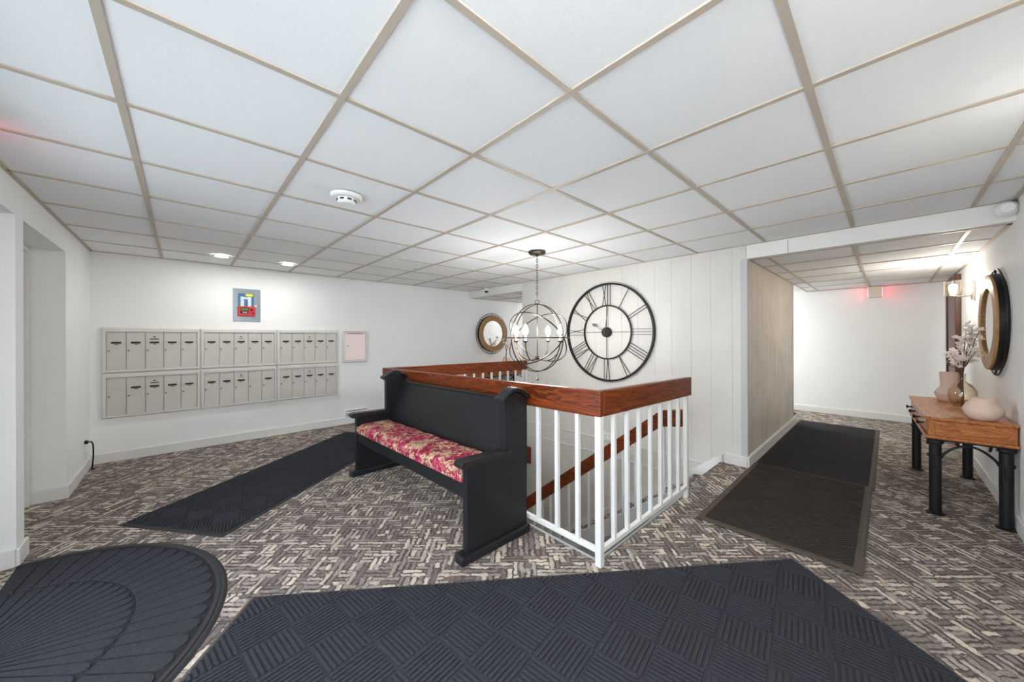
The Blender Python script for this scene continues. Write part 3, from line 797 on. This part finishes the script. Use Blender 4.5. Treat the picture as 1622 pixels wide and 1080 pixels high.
# slotted wall register low on the wall beside the pew
rg = thing('wall_register', (1.90, YM, .11), 'small white slotted register low on the wall behind the pew arm', 'register')
MB().box(1.77, 2.10, YM - .03, YM, .108, .215).build('cover', 'plastic_white', rg, bevel=.006)
for z in (.128, .150, .190): MB().box(1.785, 2.085, YM - .034, YM - .029, z, z + .010).build('slot', 'label_grey' if z != .150 else 'label_black', rg)

# ------------------------------------------------------------------ ceiling devices
sd = thing('smoke_detector', (.758, 2.338, C - .002), 'round white smoke detector on the ceiling', 'smoke detector')
MB().lathe([(0, 0), (.092, 0), (.092, -.014), (.084, -.022), (.06, -.024)], (.758, 2.338, C - .002), 36).build('base', 'plastic_white', sd, 40)
hdm = MB().lathe([(.055, -.02), (.055, -.045), (.045, -.055), (.0, -.058)], (.758, 2.338, C - .002), 28).build('head', 'plastic_white', sd, 40)
for a in range(8):
    t = a * PI / 4; MB().box(-.012, .012, -.003, .003, -.007, .007)
    ctr = Vector((.758 + .055 * math.cos(t), 2.338 + .055 * math.sin(t), C - .037)); tg = Vector((-math.sin(t), math.cos(t), 0))
    MB().bar(ctr - tg * .012, ctr + tg * .012, .004, .010).build('vent', 'plastic_black', hdm)
for k, (x, y) in enumerate(((.31, 4.955), (.932, 4.965))):
    lt = thing('recessed_light', (x, y, C - .003), ('recessed ceiling light nearer the left wall' if k == 0 else 'recessed ceiling light above the right mailboxes'), 'ceiling light', 'recessed lights over the mailboxes')
    MB().lathe([(.062, .0), (.092, .0), (.092, -.006), (.085, -.010), (.062, -.006)], (x, y, C - .003), 32, close=True).build('trim_ring', 'plastic_white', lt, 40)
    MB().lathe([(0, -.005), (.060, -.005), (.060, -.002), (0, -.002)], (x, y, C - .003), 28).build('lens', 'downlight_glow', lt)
    ld = bpy.data.lights.new('downlight', 'AREA'); ld.energy = DOWN_W; ld.color = (1, .985, .96); ld.shape = 'DISK'; ld.size = .12
    lo = bpy.data.objects.new('downlight', ld); COL.objects.link(lo); lo.location = (x, y, C - .016)
cd = thing('camera_dome', (XC, 4.97, C - .06), 'small white security camera dome on the header', 'security camera')
MB().lathe([(.0, 0), (.052, 0), (.052, .02), (.046, .045), (0, .045)], (XC - .05, 4.97, C - .055), 24).build('housing', 'plastic_white', cd, 40)
MB().lathe([(.0, -.034), (.018, -.031), (.03, -.02), (.036, 0), (0, 0)], (XC - .05, 4.97, C - .055), 24).build('dome', 'plastic_black', cd, 40)
MB().box(XC - .05, XC, 4.95, 4.99, C - .045, C - .015).build('bracket', 'plastic_white', cd)
el = thing('emergency_lamp', (XC, -.545, 2.15), 'white emergency lamp head at the right end of the header', 'emergency light')
MB().box(XC - .04, XC, -.586, -.53, 2.10, 2.185).build('body', 'plastic_white', el, bevel=.008)
c0 = Vector((XC - .06, -.53, 2.135))
MB().lathe([(0, 0), (.03, 0), (.048, .03), (.052, .05), (.046, .05), (.04, .03), (0, .02)], (XC - .10, -.545, 2.135), 24, 'x').build('lamp_head', 'plastic_white', el, 40)
ex = thing('exit_sign', (7.80, .12, 1.88), 'cream exit sign box glowing red near the hall ceiling', 'exit sign')
MB().box(7.70, 7.82, .055, .205, 1.885, 2.05).build('housing', 'plastic_cream', ex, bevel=.008)
MB().box(7.72, 7.80, .205, .212, 1.90, 2.03).build('lit_face', 'exit_glow', ex)
MB().box(7.72, 7.80, .048, .055, 1.90, 2.03).build('lit_face', 'exit_glow', ex)
MB().box(7.82, 7.88, .11, .15, 1.95, 1.99).build('mount', 'plastic_cream', ex)
MB().box(7.73, 7.79, .10, .16, 2.05, 2.06).build('canopy', 'plastic_cream', ex)

ex2 = thing('exit_sign', (XL, 2.42, 2.02), 'cream exit sign box glowing red over the entrance', 'exit sign')
MB().box(XL, XL + .08, 2.34, 2.49, 2.03, 2.16).build('housing', 'plastic_cream', ex2, bevel=.008)
MB().box(XL + .01, XL + .07, 2.49, 2.496, 2.04, 2.15).build('lit_face', 'exit_glow', ex2)

# ------------------------------------------------------------------ chandelier
hx, hy, hz = 2.73, 2.525, 1.288
ch = thing('orb_chandelier', (hx, hy, C), 'bronze orb chandelier of crossing rings with lit candle bulbs', 'chandelier')
v0 = Vector((hx, hy, 0)).normalized(); sr = Vector((v0.y, -v0.x, 0)); Z = Vector((0, 0, 1)); tw = -v0; O = Vector((hx, hy, hz))
def ringpts(nrm, R, n=72):
    nrm = nrm.normalized(); a = nrm.orthogonal().normalized(); b = nrm.cross(a)
    return [O + (a * math.cos(2 * PI * k / n) + b * math.sin(2 * PI * k / n)) * R for k in range(n)], nrm
def ring_band(nrm, R, w=.011, t=.0035):
    pts, nn = ringpts(nrm, R); mb = MB(); n = len(pts); vs = []
    for p in pts:
        rad = (p - O).normalized()
        vs += [p + nn * w / 2 + rad * t, p + nn * w / 2 - rad * t, p - nn * w / 2 - rad * t, p - nn * w / 2 + rad * t]
    fs = [(i * 4 + k, i * 4 + (k + 1) % 4, ((i + 1) % n) * 4 + (k + 1) % 4, ((i + 1) % n) * 4 + k) for i in range(n) for k in range(4)]
    mb.add(vs, fs); return mb
def sdir(r, u, t): return sr * r + Z * u + tw * t
a40 = math.radians(44)
for nrm, R in ((sdir(math.sin(a40), 0, math.cos(a40)), .356), (sdir(-math.sin(a40), 0, math.cos(a40)), .350),
               (sdir(-.49, .65, .58), .344), (sdir(.49, .65, -.58), .338), (sdir(0, 1, 0), .333)):
    ring_band(nrm, R).build('orb_ring', 'chandelier_metal', ch, 40)
MB().lathe([(0, 0), (.092, 0), (.092, -.012), (.08, -.024), (.02, -.030), (.012, -.045), (0, -.045)], (hx, hy, C - .001), 32).build('canopy', 'chandelier_metal', ch, 40)
zc = C - .045; k = 0; link_h = .036
while zc - link_h > 1.685:
    cz = zc - link_h / 2; d = sr if k % 2 else tw
    pts = [Vector((hx, hy, cz)) + d * (.009 * math.cos(t)) + Z * (link_h / 2 * math.sin(t)) for t in [2 * PI * i / 12 for i in range(12)]]
    MB().tube(pts, .0026, 6, True).build('chain_link', 'chandelier_metal', ch, 60); zc -= link_h * .8; k += 1
pts = [Vector((hx, hy, 1.662)) + sr * (.022 * math.cos(t)) + Z * (.022 * math.sin(t)) for t in [2 * PI * i / 20 for i in range(20)]]
MB().tube(pts, .004, 6, True).build('hanging_loop', 'chandelier_metal', ch, 60)
MB().cyl((hx, hy, 1.655), (hx, hy, 1.07), .0055, 10).lathe([(0, 1.05), (.012, 1.055), (.02, 1.075), (.014, 1.095), (0, 1.10)], (hx, hy, 0), 16).build('stem', 'chandelier_metal', ch, 40)
for k in range(4):
    t = math.radians(27 + 90 * k); d = sr * math.cos(t) + tw * math.sin(t); b0 = Vector((hx, hy, 0))
    prof = [(.012, 1.075), (.05, 1.055), (.11, 1.048), (.17, 1.07), (.225, 1.12), (.252, 1.18), (.26, 1.245)]
    ar = MB().tube([b0 + d * r_ + Z * z_ for r_, z_ in prof], .0055, 8); am = ar.build('arm', 'chandelier_metal', ch, 60)
    e = b0 + d * .26
    MB().lathe([(.0, 1.238), (.012, 1.24), (.026, 1.252), (.026, 1.256), (0, 1.256)], (e.x, e.y, 0), 16).build('drip_cup', 'chandelier_metal', am, 40)
    MB().cyl((e.x, e.y, 1.256), (e.x, e.y, 1.315), .0115, 14).build('candle_sleeve', 'candle', am, 40)
    MB().lathe([(0, 1.315), (.012, 1.317), (.024, 1.335), (.029, 1.355), (.026, 1.38), (.012, 1.41), (0, 1.425)], (e.x, e.y, 0), 18).build('bulb', 'bulb_glow', am, 60)
MB().cyl((hx, hy, .935), (hx, hy, .865), .0012, 6).lathe([(0, -.016), (.012, -.010), (.016, 0), (.012, .010), (0, .016)], (hx, hy, .85), 16).build('pull_drop', 'nickel', ch, 60)

# ------------------------------------------------------------------ wall clock
kx, ky, kz = XC - .03, 2.508, 1.357
ck = thing('wall_clock', (XC, ky, kz), 'large skeleton wall clock with roman numerals on the board wall', 'clock')
def cpt(r, th, dx=0.0, tang=0.0):   # th clockwise from 12 as seen from the room
    return Vector((kx + dx, ky - r * math.sin(th) - tang * math.cos(th), kz + r * math.cos(th) - tang * math.sin(th)))
def cring(r0, r1, d0, d1):
    n = 96; m = MB(); prof = [(r0, d0), (r1, d0), (r1, d1), (r0, d1)]
    m.lathe([(r, d) for r, d in prof], (kx, ky, kz), n, 'x', True); return m
cring(.620, .640, -.012, .030).build('outer_ring', 'clock_iron', ck, 40)
cring(.338, .354, -.008, .010).build('inner_ring', 'clock_iron', ck, 40)
rom = ['I', 'II', 'III', 'IIII', 'V', 'VI', 'VII', 'VIII', 'IX', 'X', 'XI', 'XII']
wd = {'I': .034, 'V': .075, 'X': .072}
for h, txt in enumerate(rom, 1):
    th = h * PI / 6; tot = sum(wd[c] for c in txt); pos = -tot / 2; m = MB(); r0, r1 = .348, .624
    flip = -1 if False else 1
    for c in txt:
        w_ = wd[c]; cc = pos + w_ / 2
        def stroke(ta, tb, t_=.0075): m.bar(cpt(r0, th, 0, ta), cpt(r1, th, 0, tb), .006, t_, (1, 0, 0))
        if c == 'I': stroke(cc, cc)
        elif c == 'V': stroke(cc, cc - w_ * .36); stroke(cc, cc + w_ * .36)
        else: stroke(cc - w_ * .36, cc + w_ * .36); stroke(cc + w_ * .36, cc - w_ * .36)
        pos += w_
    m.build('numeral', 'clock_iron', ck)
for th in (0, PI / 2, PI, 3 * PI / 2): MB().bar(cpt(.05, th), cpt(.345, th), .006, .006, (1, 0, 0)).build('spoke', 'clock_iron', ck)
MB().lathe([(0, -.028), (.055, -.028), (.065, -.018), (.065, .02), (0, .02)], (kx, ky, kz), 32, 'x').build('hub', 'clock_iron', ck, 40)
th = math.radians(300); hh = MB().bar(cpt(-.03, th, -.034), cpt(.17, th, -.034), .004, .012, (1, 0, 0))
hh.add([cpt(.165, th, -.036, -.012), cpt(.20, th, -.036, -.02), cpt(.235, th, -.036, 0), cpt(.20, th, -.036, .02), cpt(.165, th, -.036, .012),
        cpt(.165, th, -.032, -.012), cpt(.20, th, -.032, -.02), cpt(.235, th, -.032, 0), cpt(.20, th, -.032, .02), cpt(.165, th, -.032, .012)],
       [(4, 3, 2, 1, 0), (5, 6, 7, 8, 9)] + [(i, (i + 1) % 5, 5 + (i + 1) % 5, 5 + i) for i in range(5)])
hh.build('hour_hand', 'nickel', ck)
th = math.radians(8); MB().bar(cpt(-.04, th, -.040), cpt(.345, th, -.040), .004, .016, (1, 0, 0)).build('minute_hand', 'nickel', ck)

# ------------------------------------------------------------------ round mirrors
def mirror(c, axis_sign, label):
    """round mirror on a wall of constant y; axis_sign = +1 when the wall lies on the -y side"""
    mr = thing('round_mirror', c, label, 'mirror', None, 0, True)
    s = axis_sign
    def rg2(r0, r1, d0, d1, n=64): return MB().lathe([(r0, s * d0), (r1, s * d0), (r1, s * d1), (r0, s * d1)], (0, 0, 0), n, 'y', True)
    pts = [(.41 * math.cos(t), s * .018, .41 * math.sin(t)) for t in [2 * PI * i / 72 for i in range(72)]]
    MB().tube(pts, .0055, 8, True).build('outer_hoop', 'iron', mr, 60)
    rg2(.345, .372, .0, .045).build('metal_band', 'iron', mr, 40)
    for k in range(8):
        t = k * PI / 4; a = Vector((.37 * math.cos(t), s * .018, .37 * math.sin(t))); b = a * (.412 / .37); b.y = s * .018
        MB().tube([a, b], .006, 8).build('hoop_tab', 'iron', mr, 60)
    rg2(.262, .368, .045, .062).build('wood_ring', 'jute' if s < 0 else 'mirror_wood', mr, 30, .004)
    MB().lathe([(0, s * .048), (.268, s * .048), (.268, s * .040), (0, s * .040)], (0, 0, 0), 64, 'y').build('glass', 'mirror', mr)
    return mr
mirror((4.600, YR, 1.395), 1, 'round wood-framed mirror above the console table with vases')
mirror((4.640, YM, 1.375), -1, 'round tan-framed mirror on the wall beyond the far railing')

# ------------------------------------------------------------------ wall sconce
def sconce(x, z, label, glow='fill_sconce_glow'):
    sc = thing('wall_sconce', (x, YR, z), label, 'sconce')
    MB().box(x - .045, x + .045, YR, YR + .022, z - .095, z + .095).build('backplate', 'nickel', sc, bevel=.004)
    MB().cyl((x, YR + .02, z - .055), (x, YR + .135, z - .055), .007, 10).lathe([(0, -.06), (.024, -.058), (.026, -.045), (.012, -.035), (0, -.035)], (x, YR + .135, z), 18).build('arm', 'nickel', sc, 40)
    y = YR + .135
    sh = MB().lathe([(.0, -.047), (.055, -.045), (.062, -.035), (.062, .105), (.059, .105), (.059, -.034), (.052, -.041), (0, -.043)], (x, y, z), 28).build('shade', 'shade_glass', sc, 40)
    MB().cyl((x, y, z - .04), (x, y, z - .005), .014, 14).build('socket', 'nickel', sc, 40)
    MB().lathe([(0, -.005), (.014, 0), (.026, .022), (.03, .042), (.024, .062), (0, .074)], (x, y, z), 18).build('bulb', glow, sc, 60)
    return sc
sconce(5.72, 1.745, 'lit glass cylinder sconce on the right wall before the wooden door', 'hall_sconce_glow')
sconce(2.25, 1.745, 'added fill sconce, out of view on the right wall')  # added out of view to throw light up on the ceiling
sconce(.95, 1.745, 'added fill sconce, out of view near the camera')  # another unseen sconce, added for more ceiling light

# ------------------------------------------------------------------ console tables
def console(label, loc, rz):
    """local frame: x along the length (0..1.28), y from wall (0) to front (.40)"""
    tb = thing('console_table', loc, label, 'table', None, rz, True)
    L, D, zt = 1.28, .40, .705
    poly = [(0, 0), (L, 0), (L, D - .03), (L - .03, D), (.03, D), (0, D - .03)]
    MB().prism(poly, zt - .022, zt, 'xy').build('top', 'table_wood', tb, bevel=.006)
    bd = MB().box(.022, L - .022, .01, D - .025, zt - .135, zt - .022).build('drawer_box', 'table_wood', tb, bevel=.003)
    for x in (.022, L - .062):
        MB().box(x - .006, x + .046, D - .05, D - .016, zt - .135, zt - .022).build('corner_block', 'table_wood', bd, bevel=.004)
        MB().box(x - .006, x + .046, .004, .04, zt - .135, zt - .022).build('corner_block', 'table_wood', bd, bevel=.004)
    for x in (.014, L - .022):
        MB().box(x, x + .008, .045, D - .06, zt - .127, zt - .118).box(x, x + .008, .045, D - .06, zt - .036, zt - .027).build('side_moulding', 'table_wood', bd)
    for x in (.018, L - .0225): MB().box(x, x + .0045, .035, D - .045, zt - .134, zt - .023).build('end_panel', 'table_wood_y', bd)
    for k in range(2):
        a = .08 + k * .57; dr = MB().box(a, a + .55, D - .026, D - .012, zt - .125, zt - .034).build('drawer', 'table_wood', tb, bevel=.003)
        for q in (.14, .41):
            MB().cyl((a + q, D - .012, zt - .08), (a + q, D + .016, zt - .08), .007, 10).lathe([(0, 0), (.014, .002), (.016, .008), (.01, .014), (0, .015)], (a + q, D + .014, zt - .08), 14, 'y').build('knob', 'iron', dr, 40)
    MB().prism([(-.004, 0), (L + .004, 0), (L + .004, D - .02), (L - .02, D + .004), (.02, D + .004), (-.004, D - .02)], zt - .155, zt - .135, 'xy').build('base_moulding', 'table_wood', tb, bevel=.005)
    MB().box(.012, L - .012, .008, D - .014, zt - .168, zt - .155).build('iron_frame', 'iron', tb, bevel=.003)
    zl = zt - .168
    for x in (.045, L - .045):
        for y in (.045, D - .05):
            lg = MB().lathe([(.031, 0), (.031, zl), (0, zl)] , (x, y, 0), 20).lathe([(0, 0), (.048, 0), (.048, .008), (.031, .014)], (x, y, 0), 20).lathe([(.031, zl - .03), (.042, zl - .02), (.042, zl), (0, zl)], (x, y, 0), 20).build('leg', 'iron', tb, 40)
            MB().lathe([(.030, zl - .125), (.038, zl - .125), (.038, zl - .105), (.030, zl - .105)], (x, y, 0), 20).build('collar', 'iron', lg, 40)
            sx_ = -1 if x < .5 else 1
            MB().box(x + sx_ * .034 - .008, x + sx_ * .034 + .008, y - .012, y + .012, zl - .20, zl - .11).build('strap', 'iron', lg, bevel=.004)
    def brace(p0, p1, name='arched_brace'):
        p0, p1 = Vector(p0), Vector(p1); pts = []
        for k in range(21):
            t = k / 20; p = p0.lerp(p1, t); p.z = zl - .115 + .095 * (math.sin(PI * t) ** .8)
            pts.append(p)
        MB().tube(pts, .008, 8).build(name, 'iron', tb, 60)
    for x in (.045, L - .045): brace((x, .045 + .03, 0), (x, D - .05 - .03, 0))
    for y in (.045, D - .05):
        brace((.075, y, 0), (.46, y, 0)); brace((L - .46, y, 0), (L - .075, y, 0))
    return tb
console('wooden console table on iron legs holding three vases', (3.965, YR + .004, 0), math.radians(2.2))
console('wooden console table on iron legs under the mirror beyond the railing', (5.28, YM - .006, 0), PI)

# vases
def lathe_thing(name, prof, c, mat, label, n=40, smooth=50, cat='vase'):
    return tag(MB().lathe(prof, c, n).build(name, mat, smooth=smooth), label, cat)
ZV = .7055
lathe_thing('bowl_vase', [(0, 0), (.052, 0), (.058, .003), (.082, .035), (.0915, .066), (.090, .078), (.074, .112), (.055, .134), (.052, .143), (.057, .154), (.053, .154), (.047, .143), (.050, .132), (.069, .110), (.084, .074), (.076, .038), (.05, .012), (0, .010)],
            (4.065, -.452, ZV), 'vase_pink', 'low round pale pink vase at the near end of the console')
lathe_thing('tall_vase', [(0, 0), (.060, 0), (.064, .004), (.086, .066), (.087, .071), (.054, .124), (.049, .132), (.055, .254), (.056, .258), (.052, .258), (.044, .134), (.048, .124), (.080, .071), (.058, .012), (0, .010)],
            (5.05, -.375, ZV), 'vase_pink', 'angular pale pink vase at the far end of the console')
def glass_vase(c, sc, label):
    pr_ = [(0, 0), (.034, 0), (.046, .006), (.070, .050), (.080, .098), (.075, .150), (.054, .190), (.024, .214), (.018, .224), (.018, .272), (.023, .282), (.020, .282), (.015, .272), (.015, .226), (.021, .210), (.051, .186), (.072, .148), (.077, .098), (.067, .052), (.044, .012), (0, .010)]
    return lathe_thing('glass_vase', [(r * sc, z * sc) for r, z in pr_], c, 'vase_glass', label, 36, 60)
GV = (4.58, -.41, ZV)
glass_vase(GV, 1.0, 'clear glass bottle vase with blossom branches between the pink vases')
def blossom_branch(base, h, ends, label, seed, scale=1.0):
    rnd = random.Random(seed)
    br = thing('blossom_branch', base, label, 'flowers')
    B = Vector(base)
    main = MB(); blossoms = []
    for ex_, ey_, ez_ in ends:
        p0 = B + Vector((rnd.uniform(-.01, .01), rnd.uniform(-.01, .01), 0)); p3 = B + Vector((ex_, ey_, ez_)); neck = B + Vector((0, 0, h))
        pts = []
        for k in range(9):
            t = k / 8
            p = p0.lerp(neck, t * 2.2) if t < .45 else neck.lerp(p3, (t - .45) / .55)
            pts.append(p + Vector((rnd.uniform(-1, 1), rnd.uniform(-1, 1), 0)) * .004)
        main.tube(pts, [.0032 * scale] * 5 + [.0026 * scale] * 2 + [.002 * scale] * 2, 6)
        for k in (5, 6, 7, 8):
            for q in range(1 if k < 7 else 3): blossoms.append(pts[k] + Vector((rnd.uniform(-.022, .022), rnd.uniform(-.022, .022), rnd.uniform(-.012, .02))) * scale)
    main.build('twig', 'twig', br, 60)
    for p in blossoms:
        m = MB(); tilt = Matrix.Rotation(rnd.uniform(-.9, .9), 3, 'X') @ Matrix.Rotation(rnd.uniform(-.9, .9), 3, 'Y')
        for k in range(5):
            a = 2 * PI * k / 5; c_, s_ = math.cos(a), math.sin(a); rr_ = .027 * scale
            loc = [(0, 0, 0), (.5, -.42, .28), (.95, -.3, .42), (1.05, 0, .40), (.95, .3, .42), (.5, .42, .28)]
            vs = [p + tilt @ Vector(((u * c_ - v * s_) * rr_, (u * s_ + v * c_) * rr_, w_ * rr_)) for u, v, w_ in loc]
            m.add(vs, [(0, 1, 2, 3), (0, 3, 4, 5)])
        m.build('blossom', 'blossom', br)
    return br
blossom_branch((GV[0], GV[1], ZV + .014), .29, [(.0, .058, .43), (-.06, -.045, .645), (.0, -.02, .60), (.03, .025, .54), (-.28, -.055, .61), (-.16, -.05, .46), (.03, .04, .39), (-.04, -.03, .40), (-.13, -.04, .57)],
               'white blossom branches standing in the glass vase on the console', 3)
GV2 = (4.80, 5.30, ZV)
glass_vase(GV2, 1.0, 'clear glass vase with blossoms on the table beyond the railing')
blossom_branch((GV2[0], GV2[1], ZV + .014), .30, [(.06, -.03, .46), (-.06, .0, .52), (.10, .02, .56), (-.02, -.02, .42)], 'white blossom branches in the glass vase beyond the railing', 5)

# ------------------------------------------------------------------ unseen dome lights added to brighten corridor, entrance and passage
def fill_light(x, y, z, label, glow='corridor_fill_glow'):
    f = thing('fill_fixture', (x, y, z), label, 'ceiling light')
    MB().lathe([(0, 0), (.16, 0), (.16, -.02), (.15, -.024)], (x, y, z - .001), 32).build('rim', 'nickel', f, 40)
    MB().lathe([(.148, -.022), (.14, -.05), (.10, -.075), (.05, -.088), (0, -.09)], (x, y, z - .001), 32).build('dome', glow, f, 60)
fill_light(7.25, 2.6, CH + .028, 'added unseen dome light filling the side corridor')  # added out of view to brighten the hall end
fill_light(.15, .15, C, 'added unseen dome light above the camera', 'entry_fill_glow')  # added out of view to lift the left wall and foreground
fill_light(6.1, 4.9, CH, 'added unseen dome light filling the passage', 'passage_fill_glow')  # added out of view to light the passage beyond the railing
